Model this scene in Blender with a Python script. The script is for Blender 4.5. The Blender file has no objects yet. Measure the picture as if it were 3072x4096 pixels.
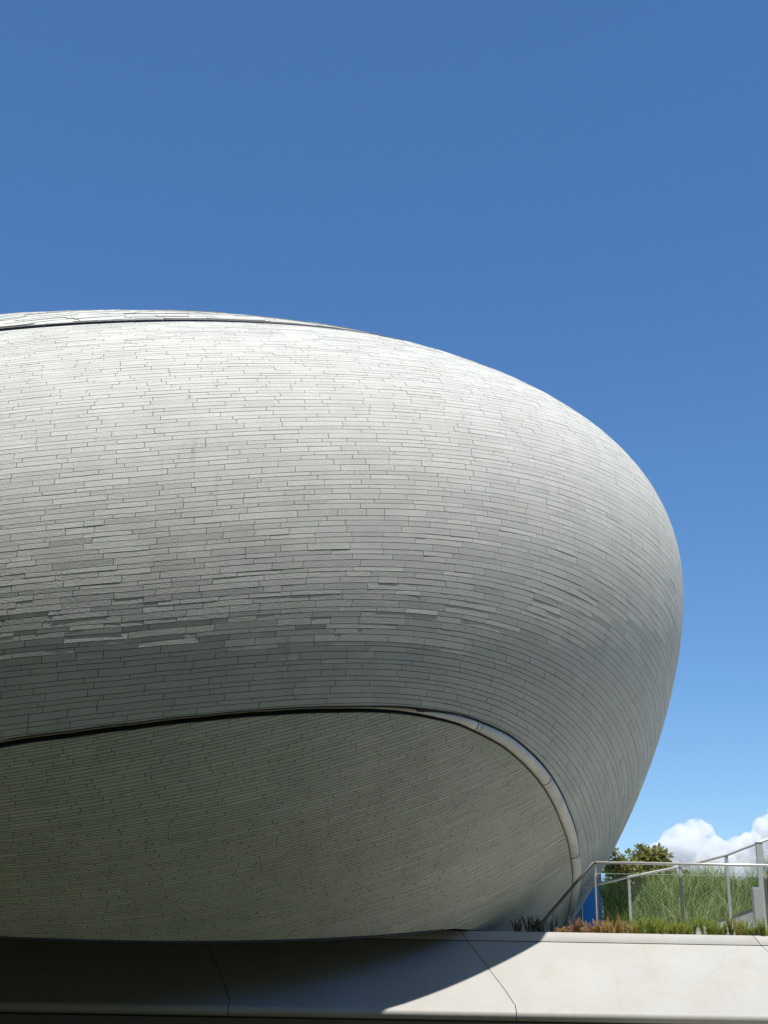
import bpy, bmesh, math, random
import numpy as np
from mathutils import Vector, Matrix

random.seed(7); RNG = np.random.default_rng(7)
scene = bpy.context.scene
COL = scene.collection

# ------------------------------------------------------------------ camera
IW, IH, FPX = 3072.0, 4096.0, 5200.0
PITCH = math.atan((3950.0 - 2048.0) / FPX)
ROLL = math.radians(1.0)
EYE = np.array([0.0, 0.0, 1.6])
fw = np.array([0, math.cos(PITCH), math.sin(PITCH)])
up0 = np.array([0, -math.sin(PITCH), math.cos(PITCH)])
rt0 = np.array([1.0, 0, 0])
rt = rt0 * math.cos(ROLL) + up0 * math.sin(ROLL)
up = -rt0 * math.sin(ROLL) + up0 * math.cos(ROLL)
cam = bpy.data.cameras.new('camera')
cam.sensor_fit = 'VERTICAL'; cam.sensor_height = 36.0
cam.lens = 36.0 * FPX / IH
cam.clip_end = 20000.0
cam_o = bpy.data.objects.new('camera', cam)
COL.objects.link(cam_o)
M = Matrix.Identity(4)
for i in range(3):
    M[i][0] = rt[i]; M[i][1] = up[i]; M[i][2] = -fw[i]; M[i][3] = EYE[i]
cam_o.matrix_world = M
scene.camera = cam_o

# ------------------------------------------------------------------ sky, sun, exposure
SUN = np.array([0.09, -0.31, 0.945]); SUN /= np.linalg.norm(SUN)
world = bpy.data.worlds.new('World'); scene.world = world
world.use_nodes = True
wn = world.node_tree
sky = wn.nodes.new('ShaderNodeTexSky')
sky.sky_type = 'NISHITA'; sky.sun_disc = False
sky.sun_elevation = math.asin(SUN[2])
sky.sun_rotation = math.atan2(SUN[0], SUN[1])
sky.altitude = 0; sky.air_density = 1.0; sky.dust_density = 0.1; sky.ozone_density = 6.0
bg = wn.nodes['Background']; bg.inputs['Strength'].default_value = 0.122
hs = wn.nodes.new('ShaderNodeHueSaturation'); hs.inputs['Saturation'].default_value = 1.14; hs.inputs['Hue'].default_value = .501
wn.links.new(sky.outputs[0], hs.inputs['Color']); wn.links.new(hs.outputs[0], bg.inputs['Color'])
sun = bpy.data.lights.new('sun', 'SUN')
sun.energy = 5.0; sun.angle = math.radians(0.53); sun.color = (1.0, 0.965, 0.90)
sun_o = bpy.data.objects.new('sun', sun); COL.objects.link(sun_o)
sun_o.rotation_euler = Vector(SUN).to_track_quat('Z', 'Y').to_euler()
sun_o.location = (0, 0, 40)
scene.view_settings.view_transform = 'Standard'
scene.view_settings.look = 'None'
scene.view_settings.exposure = 0.26
scene.view_settings.gamma = 1.0
scene.view_settings.use_curve_mapping = False
scene.cycles.max_bounces = 14
scene.cycles.volume_bounces = 12
scene.cycles.diffuse_bounces = 5
scene.cycles.transparent_max_bounces = 24


def ray(px, py):
    d = (px - IW / 2) / FPX * rt - (py - IH / 2) / FPX * up + fw
    return d


def at(px, py, Y):
    """world point in the plane y=Y that the photograph shows at (px, py)"""
    d = ray(px, py)
    return EYE + d * (Y / d[1])


def proj(P):
    q = np.asarray(P) - EYE
    z = q @ fw
    return np.stack([IW / 2 + FPX * (q @ rt) / z, IH / 2 - FPX * (q @ up) / z], -1)


# ------------------------------------------------------------------ helpers
def tag(o, label=None, cat=None, group=None, kind=None):
    if label: o['label'] = label
    if cat: o['category'] = cat
    if group: o['group'] = group
    if kind: o['kind'] = kind
    return o


def empty(name, loc, label=None, cat=None, group=None):
    o = bpy.data.objects.new(name, None); COL.objects.link(o)
    o.location = loc; o.empty_display_size = 0.2
    return tag(o, label, cat, group)


def wloc(o):
    v = Vector(o.location)
    while o.parent:
        o = o.parent; v += o.location
    return v


def mesh_obj(name, verts, faces, mat, parent=None, tint=None, smooth=None, origin=None, mats=None, midx=None):
    """verts in world space; the object's origin goes to its base unless given"""
    V = np.asarray(verts, dtype=float)
    if origin is None:
        origin = np.array([V[:, 0].mean(), V[:, 1].mean(), V[:, 2].min()])
    me = bpy.data.meshes.new(name)
    me.from_pydata((V - origin).tolist(), [], faces)
    for m in (mats or [mat]): me.materials.append(m)
    if midx is not None: me.polygons.foreach_set('material_index', midx)
    if smooth is not None:
        me.polygons.foreach_set('use_smooth', [bool(smooth)] * len(me.polygons) if isinstance(smooth, bool) else smooth)
    if tint is not None:
        a = me.attributes.new('tint', 'FLOAT', 'FACE')
        a.data.foreach_set('value', tint)
    me.update()
    o = bpy.data.objects.new(name, me); COL.objects.link(o)
    if parent is not None:
        o.parent = parent
        o.location = Vector(origin) - wloc(parent)
    else:
        o.location = Vector(origin)
    return o


class MB:
    """collects simple solids in world space, builds ONE mesh object"""
    def __init__(self): self.v = []; self.f = []; self.s = []

    def add(self, v, f, smooth=False):
        n = len(self.v); self.v += [tuple(map(float, p)) for p in v]
        self.f += [tuple(i + n for i in q) for q in f]; self.s += [smooth] * len(f)
        return self

    def box(self, c, size, ax=None):
        c = np.asarray(c, float); s = np.asarray(size, float) / 2
        ax = np.eye(3) if ax is None else np.asarray(ax, float)
        v = [c + ax[0] * s[0] * i + ax[1] * s[1] * j + ax[2] * s[2] * k for i in (-1, 1) for j in (-1, 1) for k in (-1, 1)]
        return self.add(v, [(0, 1, 3, 2), (4, 6, 7, 5), (0, 4, 5, 1), (2, 3, 7, 6), (0, 2, 6, 4), (1, 5, 7, 3)])

    def bar(self, a, b, w, h, upv=(0, 0, 1)):
        a = np.asarray(a, float); b = np.asarray(b, float); d = b - a; L = np.linalg.norm(d); d /= L
        s = np.cross(d, upv); s /= np.linalg.norm(s); u = np.cross(s, d)
        return self.box((a + b) / 2, (L, w, h), (d, s, u))

    def tube(self, pts, r, n=10, cap=True, smooth=True):
        pts = [np.asarray(p, float) for p in pts]; rr = r if hasattr(r, '__len__') else [r] * len(pts)
        V = []; F = []
        for i, p in enumerate(pts):
            d = pts[min(i + 1, len(pts) - 1)] - pts[max(i - 1, 0)]; d /= np.linalg.norm(d)
            ref = np.array([0, 0, 1.]) if abs(d[2]) < .9 else np.array([1., 0, 0])
            s = np.cross(d, ref); s /= np.linalg.norm(s); u = np.cross(s, d)
            for k in range(n):
                a = 2 * math.pi * k / n
                V.append(p + rr[i] * (math.cos(a) * s + math.sin(a) * u))
        for i in range(len(pts) - 1):
            for k in range(n):
                F.append((i * n + k, i * n + (k + 1) % n, (i + 1) * n + (k + 1) % n, (i + 1) * n + k))
        self.add(V, F, smooth)
        if cap:
            b = len(self.v) - len(V)
            self.f += [tuple(b + k for k in reversed(range(n))), tuple(b + (len(pts) - 1) * n + k for k in range(n))]
            self.s += [False, False]
        return self

    def build(self, name, mat, parent=None):
        return mesh_obj(name, self.v, self.f, mat, parent, smooth=self.s)


# ------------------------------------------------------------------ materials
def new_mat(name):
    m = bpy.data.materials.new(name); m.use_nodes = True
    nt = m.node_tree
    return m, nt, nt.nodes['Principled BSDF']


def N(nt, t, **kw):
    n = nt.nodes.new(t)
    for k, v in kw.items():
        if k in n.inputs: n.inputs[k].default_value = v
        else: setattr(n, k, v)
    return n


def noise(nt, vec, scale, detail=4, rough=.55, dist=0.0):
    n = N(nt, 'ShaderNodeTexNoise'); n.inputs['Scale'].default_value = scale
    n.inputs['Detail'].default_value = detail; n.inputs['Roughness'].default_value = rough
    n.inputs['Distortion'].default_value = dist
    nt.links.new(vec, n.inputs['Vector']); return n


def mapped(nt, vec, scale):
    m = N(nt, 'ShaderNodeMapping'); m.inputs['Scale'].default_value = scale
    nt.links.new(vec, m.inputs['Vector']); return m.outputs[0]


def ramp(nt, fac, stops):
    r = N(nt, 'ShaderNodeValToRGB'); e = r.color_ramp.elements
    while len(e) < len(stops): e.new(0.5)
    for i, (p, c) in enumerate(stops):
        e[i].position = p; e[i].color = (*c, 1) if len(c) == 3 else c
    nt.links.new(fac, r.inputs['Fac']); return r.outputs[0]


def mixc(nt, a, b, fac, mode='MIX'):
    m = N(nt, 'ShaderNodeMix', data_type='RGBA', blend_type=mode)
    for s, v in ((6, a), (7, b), (0, fac)):
        if isinstance(v, (int, float)): m.inputs[s].default_value = v
        elif isinstance(v, tuple): m.inputs[s].default_value = (*v, 1)
        else: nt.links.new(v, m.inputs[s])
    return m.outputs[2]


def math_n(nt, op, a, b):
    m = N(nt, 'ShaderNodeMath', operation=op)
    for i, v in enumerate((a, b)):
        if isinstance(v, (int, float)): m.inputs[i].default_value = v
        else: nt.links.new(v, m.inputs[i])
    return m.outputs[0]


def bump(nt, b, h, strength, dist):
    n = N(nt, 'ShaderNodeBump'); n.inputs['Strength'].default_value = strength; n.inputs['Distance'].default_value = dist
    nt.links.new(h, n.inputs['Height'])
    return n


def stone_material(name, lo, hi, bump_d, speck):
    m, nt, b = new_mat(name)
    pos = N(nt, 'ShaderNodeNewGeometry').outputs['Position']
    at_ = N(nt, 'ShaderNodeAttribute', attribute_name='tint')
    base = ramp(nt, noise(nt, pos, 1.7, 5).outputs['Fac'], [(0.3, lo), (0.7, hi)])
    fine = noise(nt, pos, 60.0, 3, .6)
    base = mixc(nt, base, ramp(nt, fine.outputs['Fac'], [(.35, (speck,) * 3), (.55, (1, 1, 1))]), .8, 'MULTIPLY')
    tint = N(nt, 'ShaderNodeCombineColor')
    for i in range(3): nt.links.new(at_.outputs['Fac'], tint.inputs[i])
    base = mixc(nt, base, tint.outputs[0], 1.0, 'MULTIPLY')
    # rain streaks running down, and brown stains of their own shape
    st = noise(nt, mapped(nt, pos, (5.0, 5.0, .45)), 1.0, 3, .5)
    stf = ramp(nt, st.outputs['Fac'], [(.62, (0, 0, 0)), (.78, (1, 1, 1))])
    patch = ramp(nt, noise(nt, pos, .55, 2).outputs['Fac'], [(.52, (0, 0, 0)), (.64, (1, 1, 1))])
    base = mixc(nt, base, (.30, .27, .22), math_n(nt, 'MULTIPLY', math_n(nt, 'MULTIPLY', stf, patch), .48))
    sp = noise(nt, mapped(nt, pos, (3.0, 3.0, 9.0)), 1.0, 6, .7)
    spf = ramp(nt, sp.outputs['Fac'], [(.735, (0, 0, 0)), (.78, (1, 1, 1))])
    base = mixc(nt, base, (.13, .10, .07), math_n(nt, 'MULTIPLY', spf, .55))
    nt.links.new(base, b.inputs['Base Color'])
    b.inputs['Roughness'].default_value = .8; b.inputs['Specular IOR Level'].default_value = .3
    h = math_n(nt, 'ADD', math_n(nt, 'MULTIPLY', noise(nt, pos, 30.0, 4, .65).outputs['Fac'], 1.0),
               math_n(nt, 'MULTIPLY', noise(nt, pos, 85.0, 3, .6).outputs['Fac'], .45))
    bm = bump(nt, b, h, 1.0, bump_d)
    nt.links.new(bm.outputs[0], b.inputs['Normal'])
    return m


def plain(name, col, rough=.5, metal=0.0, var=0.0, scale=3.0, bmp=0.0, bscale=40.0):
    m, nt, b = new_mat(name)
    pos = N(nt, 'ShaderNodeNewGeometry').outputs['Position']
    if var > 0:
        lo = tuple(c * (1 - var) for c in col); hi = tuple(min(1, c * (1 + var)) for c in col)
        nt.links.new(ramp(nt, noise(nt, pos, scale, 6, .6).outputs['Fac'], [(.3, lo), (.7, hi)]), b.inputs['Base Color'])
    else:
        b.inputs['Base Color'].default_value = (*col, 1)
    b.inputs['Roughness'].default_value = rough; b.inputs['Metallic'].default_value = metal
    if bmp > 0:
        nt.links.new(bump(nt, b, noise(nt, pos, bscale, 4).outputs['Fac'], .6, bmp).outputs[0], b.inputs['Normal'])
    return m


M_STONE = stone_material('stone_cladding', (.548, .555, .507), (.62, .622, .572), .009, .80)
M_SOFFIT = stone_material('soffit_stone', (.52, .52, .425), (.60, .595, .49), .003, .88)
M_BACK = plain('joint_backing', (.035, .037, .035), .9)
M_METAL = plain('gutter_metal', (.70, .68, .62), .6, .15, .18, 2.5, .002, 9.0)
M_DARK = plain('dark_metal', (.045, .043, .04), .5, .2, .1)
M_COPING = plain('coping_metal', (.16, .16, .155), .5, .3)
M_STEEL = plain('brushed_steel', (.62, .62, .60), .35, .45, .06, 20.0)
M_PAINT = plain('grey_paint', (.50, .51, .51), .45, .1, .06, 8.0)
M_RAIL = plain('dark_rail_paint', (.11, .11, .11), .4, .4)
M_RAMP = plain('ramp_concrete', (.36, .37, .38), .8, 0, .12, 3.0, .003)
M_KERB = plain('ramp_kerb', (.10, .10, .10), .7, 0, .2)
M_BLUE = plain('blue_panel', (.05, .33, .95), .35, 0, .05, 2.0)
M_TEAL = plain('pale_panel', (.22, .32, .38), .3)
M_WHITE = plain('white_label', (.8, .8, .78), .5)
M_SOIL = plain('planter_soil', (.045, .032, .022), .95, 0, .4, 15.0, .02, 30.0)


def plinth_material():
    m, nt, b = new_mat('white_precast_concrete')
    pos = N(nt, 'ShaderNodeNewGeometry').outputs['Position']
    base = ramp(nt, noise(nt, pos, .8, 6, .6).outputs['Fac'], [(.3, (.365, .353, .325)), (.7, (.415, .408, .385))])
    warm = ramp(nt, noise(nt, mapped(nt, pos, (1.3, 1.3, 1.0)), .9, 5, .65, .8).outputs['Fac'], [(.52, (0, 0, 0)), (.72, (1, 1, 1))])
    base = mixc(nt, base, (.375, .335, .275), math_n(nt, 'MULTIPLY', warm, .55))
    # faint drip streaks running down the face
    dr = noise(nt, mapped(nt, pos, (6.0, .5, .5)), 1.0, 4, .6)
    drf = ramp(nt, dr.outputs['Fac'], [(.54, (0, 0, 0)), (.74, (1, 1, 1))])
    drm = ramp(nt, noise(nt, pos, .5, 2).outputs['Fac'], [(.42, (0, 0, 0)), (.60, (1, 1, 1))])
    base = mixc(nt, base, (.25, .235, .20), math_n(nt, 'MULTIPLY', math_n(nt, 'MULTIPLY', drf, drm), .22))
    # hairline cracks
    v = N(nt, 'ShaderNodeTexVoronoi', feature='DISTANCE_TO_EDGE'); v.inputs['Scale'].default_value = .42
    dn = noise(nt, pos, 1.6, 5, .6)
    vm = N(nt, 'ShaderNodeVectorMath', operation='MULTIPLY_ADD'); vm.inputs[1].default_value = (.5, .5, .5)
    nt.links.new(dn.outputs['Color'], vm.inputs[0]); nt.links.new(pos, vm.inputs[2])
    nt.links.new(vm.outputs[0], v.inputs['Vector'])
    cr = ramp(nt, v.outputs['Distance'], [(0.0, (1, 1, 1)), (.0035, (0, 0, 0))])
    crm = ramp(nt, noise(nt, pos, .7, 2).outputs['Fac'], [(.48, (0, 0, 0)), (.58, (1, 1, 1))])
    base = mixc(nt, base, (.33, .31, .28), math_n(nt, 'MULTIPLY', math_n(nt, 'MULTIPLY', cr, crm), .6))
    nt.links.new(base, b.inputs['Base Color'])
    b.inputs['Roughness'].default_value = .62
    h = noise(nt, pos, 2.2, 6, .6)
    nt.links.new(bump(nt, b, h.outputs['Fac'], .5, .02).outputs[0], b.inputs['Normal'])
    return m


M_PLINTH = plinth_material()


def leaf_material(name, stops, trans=.35, rough=.45):
    m, nt, b = new_mat(name)
    at_ = N(nt, 'ShaderNodeAttribute', attribute_name='tint')
    nt.links.new(ramp(nt, at_.outputs['Fac'], stops), b.inputs['Base Color'])
    b.inputs['Roughness'].default_value = rough
    tr = N(nt, 'ShaderNodeBsdfTranslucent')
    nt.links.new(ramp(nt, at_.outputs['Fac'], [(p, tuple(min(1, c * 1.3) for c in cc)) for p, cc in stops]), tr.inputs['Color'])
    mx = N(nt, 'ShaderNodeMixShader'); mx.inputs[0].default_value = trans
    nt.links.new(b.outputs[0], mx.inputs[1]); nt.links.new(tr.outputs[0], mx.inputs[2])
    nt.links.new(mx.outputs[0], nt.nodes['Material Output'].inputs['Surface'])
    return m


M_LEAF = leaf_material('tree_leaf', [(0, (.08, .10, .025)), (.5, (.20, .215, .055)), (.8, (.34, .31, .10)), (1, (.38, .25, .10))], .35)
M_GRASS = leaf_material('mound_grass', [(0, (.05, .09, .02)), (.45, (.18, .29, .06)), (.8, (.36, .46, .14)), (1, (.60, .57, .30))], .45)
M_FERN = leaf_material('fern_needles', [(0, (.03, .03, .02)), (.12, (.46, .30, .16)), (.42, (.52, .36, .14)), (.62, (.36, .36, .09)), (1, (.26, .38, .06))], .45)
M_DARKFERN = leaf_material('dark_succulent', [(0, (.012, .018, .012)), (1, (.03, .045, .025))], .1)
M_BARK = plain('bark', (.12, .09, .065), .9, 0, .3, 12.0, .01)


def glass_material():
    m, nt, b = new_mat('balustrade_glass')
    tr = N(nt, 'ShaderNodeBsdfTransparent'); tr.inputs['Color'].default_value = (.97, .99, .985, 1)
    gl = N(nt, 'ShaderNodeBsdfGlossy'); gl.inputs['Roughness'].default_value = .02
    fr = N(nt, 'ShaderNodeFresnel'); fr.inputs['IOR'].default_value = 1.5
    mx = N(nt, 'ShaderNodeMixShader')
    nt.links.new(fr.outputs[0], mx.inputs[0]); nt.links.new(tr.outputs[0], mx.inputs[1]); nt.links.new(gl.outputs[0], mx.inputs[2])
    nt.links.new(mx.outputs[0], nt.nodes['Material Output'].inputs['Surface'])
    return m


M_GLASS = glass_material()
M_GLASSEDGE = plain('glass_edge', (.45, .62, .58), .2)


def ground_material():
    m, nt, b = new_mat('bounce_lawn_ground')  # unseen lawn cover, assumed for the olive light it bounces up
    pos = N(nt, 'ShaderNodeNewGeometry').outputs['Position']
    nt.links.new(ramp(nt, noise(nt, pos, .35, 6, .65).outputs['Fac'], [(.3, (.040, .044, .017)), (.7, (.060, .059, .024))]), b.inputs['Base Color'])
    b.inputs['Roughness'].default_value = .95
    nt.links.new(bump(nt, b, noise(nt, pos, 25.0, 4).outputs['Fac'], .8, .03).outputs[0], b.inputs['Normal'])
    return m


M_GROUND = ground_material()
M_CLOUD = bpy.data.materials.new('cumulus_cloud'); M_CLOUD.use_nodes = True
nt = M_CLOUD.node_tree; nt.nodes.remove(nt.nodes['Principled BSDF'])
vs = N(nt, 'ShaderNodeVolumePrincipled'); vs.inputs['Color'].default_value = (.995, .995, .995, 1)

cpos = N(nt, 'ShaderNodeNewGeometry').outputs['Position']
cden = ramp(nt, noise(nt, cpos, .045, 5, .65, .6).outputs['Fac'], [(.36, (.010, .010, .010)), (.62, (.12, .12, .12))])
nt.links.new(cden, vs.inputs['Density']); vs.inputs['Anisotropy'].default_value = .2
nt.links.new(vs.outputs[0], nt.nodes['Material Output'].inputs['Volume'])

# ------------------------------------------------------------------ ground
g = mesh_obj('ground', [(-6000, -6000, 0), (6000, -6000, 0), (6000, 9000, 0), (-6000, 9000, 0)], [(0, 1, 2, 3)], M_GROUND, origin=np.zeros(3))
tag(g, kind='structure')
# unseen green bank, added to block low sky and send green fill to the hall
HV = []
for x in np.linspace(-160, 160, 60):
    for t in np.linspace(0, 1, 24):
        HV.append((x, -14 - 42 * t + .0040 * x * x * (2.2 if x < 0 else .25), 60 * (t * t * (3 - 2 * t)) ** .8 + 1.2 * math.sin(x * .31 + 5 * t) * math.sin(math.pi * t) - .3))
sky_bank = mesh_obj('sky_block_bank', HV, [(i * 24 + j, i * 24 + j + 1, (i + 1) * 24 + j + 1, (i + 1) * 24 + j) for i in range(59) for j in range(23)],
                plain('sky_block_green', (.042, .056, .02), .95, 0, .4, .5, .2, 1.5), smooth=True)
tag(sky_bank, kind='structure')
# unseen pale paving, added to bounce light up onto the right-hand end
pz = mesh_obj('bounce_paving', [(4.0, 14.5, .006), (60, 14.5, .006), (60, 24.0, .006), (4.0, 24.0, .006)], [(0, 1, 2, 3)], plain('bounce_paving_stone', (.26, .25, .22), .85, 0, .1, 1.2, .004))
tag(pz, kind='structure')
sb = mesh_obj('bounce_cut_strip', [(-40, 15.0, .008), (2.4, 15.0, .008), (2.4, 24.0, .008), (-40, 24.0, .008)], [(0, 1, 2, 3)], plain('dark_bounce_cut', (.024, .030, .014), .95, 0, .4, 4.0, .03, 12.0))  # unseen dark strip, added to cut bounce light on the lower left underside
tag(sb, kind='structure')


# ------------------------------------------------------------------ the pebble-shaped hall
Q = np.array([-6.99428088, 28.70410764, 9.04228708, 2.62915296, 2.33273345, 1.90053905, 2.57879494,
              .03287438, -.12495104, .21716893, 1.92486941, 2.1891537, 1.67875742])


def rotm(y, r, t):
    cy, sy = math.cos(y), math.sin(y); cr, sr = math.cos(r), math.sin(r); ct, st = math.cos(t), math.sin(t)
    return np.array([[cy, -sy, 0], [sy, cy, 0], [0, 0, 1]]) @ np.array([[cr, 0, sr], [0, 1, 0], [-sr, 0, cr]]) @ np.array([[1, 0, 0], [0, ct, -st], [0, st, ct]])


BR = rotm(*Q[7:10]); BC = Q[:3]; AX = np.exp(Q[3:7])


def fimp(P):
    L = (np.asarray(P) - BC) @ BR
    x, y, z = np.abs(L[..., 0]) / AX[0], np.abs(L[..., 1]) / AX[1], L[..., 2]
    r = (x ** Q[10] + y ** Q[10] + 1e-12) ** (1 / Q[10])
    zz = np.where(z > 0, np.abs(z) / AX[2], np.abs(z) / AX[3]); e = np.where(z > 0, Q[11], Q[12])
    return r ** e + zz ** e


def normal(P):
    g = np.zeros_like(P)
    for i in range(3):
        e = np.zeros(3); e[i] = 1e-3
        g[..., i] = fimp(P + e) - fimp(P - e)
    return g / np.linalg.norm(g, axis=-1)[..., None]


def solve_out(c, d, rmax=40.0):
    """outermost surface point from inner points c along directions d"""
    lo = np.zeros(len(d)); hi = np.full(len(d), rmax)
    for _ in range(46):
        m = (lo + hi) / 2; ins = fimp(c + d * m[:, None]) < 1
        lo = np.where(ins, m, lo); hi = np.where(ins, hi, m)
    return c + d * lo[:, None]


def slice_curve(n, p0, az, off=None):
    """curve of the body cut by the plane through p0 with normal n, sampled by azimuth"""
    n = n / np.linalg.norm(n)
    c = BC.copy(); c[2] += (n @ (p0 - BC)) / n[2]
    # keep the pole inside the body: slide inside the plane if needed
    for _ in range(60):
        if fimp(c) < .98: break
        tgt = p0 - n * (n @ (p0 - c)); c = c + .05 * (p0 - c)
        c = c - n * (n @ (c - p0))
    d = np.stack([np.cos(az), np.sin(az), np.zeros_like(az)], -1)
    d[:, 2] = -(d[:, 0] * n[0] + d[:, 1] * n[1]) / n[2]
    d /= np.linalg.norm(d, axis=1)[:, None]
    cc = np.repeat(c[None], len(az), 0)
    if off is not None: cc = cc + n * off[:, None]          # the course wanders off its plane
    return solve_out(cc, d)


def meridian(X, z0, z1, num):
    z = np.linspace(z0, z1, num)
    c = np.stack([np.full(num, X), np.full(num, BC[1]), z], -1)
    d = np.repeat(np.array([[0, -1., 0]]), num, 0)
    return solve_out(c, d)


def family(nodes, prof, heights):
    """planes through points of a profile curve, normals interpolated between nodes (z -> nx, ny)"""
    s = np.r_[0, np.cumsum(np.linalg.norm(np.diff(prof, axis=0), axis=1))]
    cuts = [0.0]; i = 0
    while cuts[-1] < s[-1]:
        cuts.append(cuts[-1] + heights[i % len(heights)]); i += 1
    cuts = np.array(cuts); cuts *= s[-1] / cuts[-1]
    P = np.stack([np.interp(cuts, s, prof[:, k]) for k in range(3)], -1)
    nz = np.array(nodes); order = np.argsort(nz[:, 0])
    nx = np.interp(P[:, 2], nz[order, 0], nz[order, 1]); ny = np.interp(P[:, 2], nz[order, 0], nz[order, 2])
    Nn = np.stack([nx, ny, np.sqrt(np.maximum(.05, 1 - nx ** 2 - ny ** 2))], -1)
    return P, Nn


GUT_N = np.array([-.280, .510, .813]); GUT_N /= np.linalg.norm(GUT_N); GUT_D = 15.40
COP_N = np.array([-.212, -.065, .975]); COP_N /= np.linalg.norm(COP_N); COP_D = 12.28


def gw(P):
    """half width of the gutter slot, widening towards the right-hand end"""
    t = np.clip((P[..., 0] + .5) / 3.5, 0, 1); t = t * t * (3 - 2 * t)
    return .030 + .048 * t



GAZ = np.array([272, 278.2, 284.1, 290.1, 296.1, 302.1, 308.1, 314.1, 320.0, 326.0, 332.0, 338.0, 344.0, 350.0, 355.9, 362.0])
GCO = np.array([.12, .093, -.001, -.058, -.080, -.073, -.040, .020, .062, .055, .001, -.068, -.081, -.034, .083, .12])


def gut_corr(P):
    az = np.degrees(np.arctan2(P[..., 1] - BC[1], P[..., 0] - BC[0])) % 360
    return np.interp(np.where(az < 180, az + 360, az), GAZ, GCO)


def gut(P):
    """signed distance above the gutter line, which wanders a little off its plane"""
    return P @ GUT_N - GUT_D - gut_corr(P)


def base_cut(P):
    """height of a point above the lower rim of the underside"""
    zc = np.minimum(2.23 + .286 * (P[..., 1] - 21.02) - .0733 * (P[..., 0] + 5.78), 2.60)
    zc = np.maximum(zc, 2.15)
    return P[..., 2] - zc


def clip_poly(poly, fn):
    out = []; v = fn(np.array(poly)); n = len(poly)
    for i in range(n):
        a, b = poly[i], poly[(i + 1) % n]; va, vb = v[i], v[(i + 1) % n]
        if va >= 0: out.append(a)
        if (va >= 0) != (vb >= 0):
            out.append(a + (b - a) * (va / (va - vb)))
    return out


hall = empty('museum_hall', (-4.0, 24.0, 0.0), 'huge rounded pebble-shaped building clad in courses of pale grey stone strips', 'building')


class Tiles:
    def __init__(self): self.items = []      # (verts, faces, smooth, tint, area)

    def strip(self, top, bot, joint, thick, jitter, tint, clips, ntop=None, nbot=None):
        """top/bot: K points each along the course"""
        K = len(top)
        loop = list(top) + list(bot[::-1])
        state = 0
        if clips:
            vals = np.stack([f(np.array(loop)) for f in clips])
            if (vals < 0).all(axis=1).any(): return
            state = 1 if (vals < 0).any() else 0
        jt, jb, je = jitter
        if state == 0:
            nt_ = normal(np.asarray(top)) if ntop is None else ntop; nb = normal(np.asarray(bot)) if nbot is None else nbot
            w = np.linspace(-je, je, K)[:, None]
            T = top + nt_ * (jt + w); B = bot + nb * (jb + w)
            Ti = top - nt_ * thick; Bi = bot - nb * thick
            V = np.concatenate([T, B, T, B, Ti, Bi]); f = []; sm = []
            for k in range(K - 1):
                f.append((k, K + k, K + k + 1, k + 1)); sm.append(True)
            o = 2 * K
            for k in range(K - 1):
                f.append((o + k, o + k + 1, o + 2 * K + k + 1, o + 2 * K + k)); sm.append(False)
                f.append((o + K + k + 1, o + K + k, o + 3 * K + k, o + 3 * K + k + 1)); sm.append(False)
            f.append((o, o + 2 * K, o + 3 * K, o + K)); f.append((o + K - 1, o + 2 * K - 1, o + 4 * K - 1, o + 3 * K - 1)); sm += [False, False]
            outer = np.concatenate([T, B[::-1]])
        else:
            poly = loop
            for fn in clips:
                poly = clip_poly(poly, fn)
                if len(poly) < 3: return
            poly = np.array(poly); keep = [0]
            for i in range(1, len(poly)):
                if np.linalg.norm(poly[i] - poly[keep[-1]]) > .004: keep.append(i)
            poly = poly[keep]
            if len(poly) > 2 and np.linalg.norm(poly[0] - poly[-1]) < .004: poly = poly[:-1]
            if len(poly) < 3: return
            nn = normal(poly); m = len(poly)
            O = poly + nn * (jt + jb) / 2; I = poly - nn * thick
            V = np.concatenate([O, I]); f = [tuple(reversed(range(m)))]; sm = [False]
            for i in range(m):
                j = (i + 1) % m; f.append((i, j, m + j, m + i)); sm.append(False)
            outer = O
        im = proj(outer); x, y = im[:, 0], im[:, 1]
        area = 0.5 * abs(np.dot(x, np.roll(y, 1)) - np.dot(y, np.roll(x, 1)))
        c = outer.mean(0); nc = normal(c[None])[0] if ntop is None else ntop[1]
        cx, cy = proj(c[None])[0]
        if nc @ (EYE - c) < 0 or not (0 < cx < IW and 0 < cy < IH): area = 0.0
        self.items.append((V, f, sm, tint, area))

    def build(self, piece, rest, mat, parent, nmax=300):
        order = sorted(range(len(self.items)), key=lambda i: -self.items[i][4])
        for i in order[:nmax]:
            V, f, sm, t, a = self.items[i]
            mesh_obj(piece, V, f, mat, parent, tint=[t] * len(f), smooth=sm, origin=V.mean(0))
        vs = []; fs = []; ss = []; ts = []; n = 0
        for i in order[nmax:]:
            V, f, sm, t, a = self.items[i]
            vs.append(V); fs += [tuple(k + n for k in q) for q in f]; ss += sm; ts += [t] * len(f); n += len(V)
        if vs:
            o = mesh_obj(rest, np.concatenate(vs), fs, mat, parent, tint=ts, smooth=ss)
            tag(o, kind='stuff')


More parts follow.
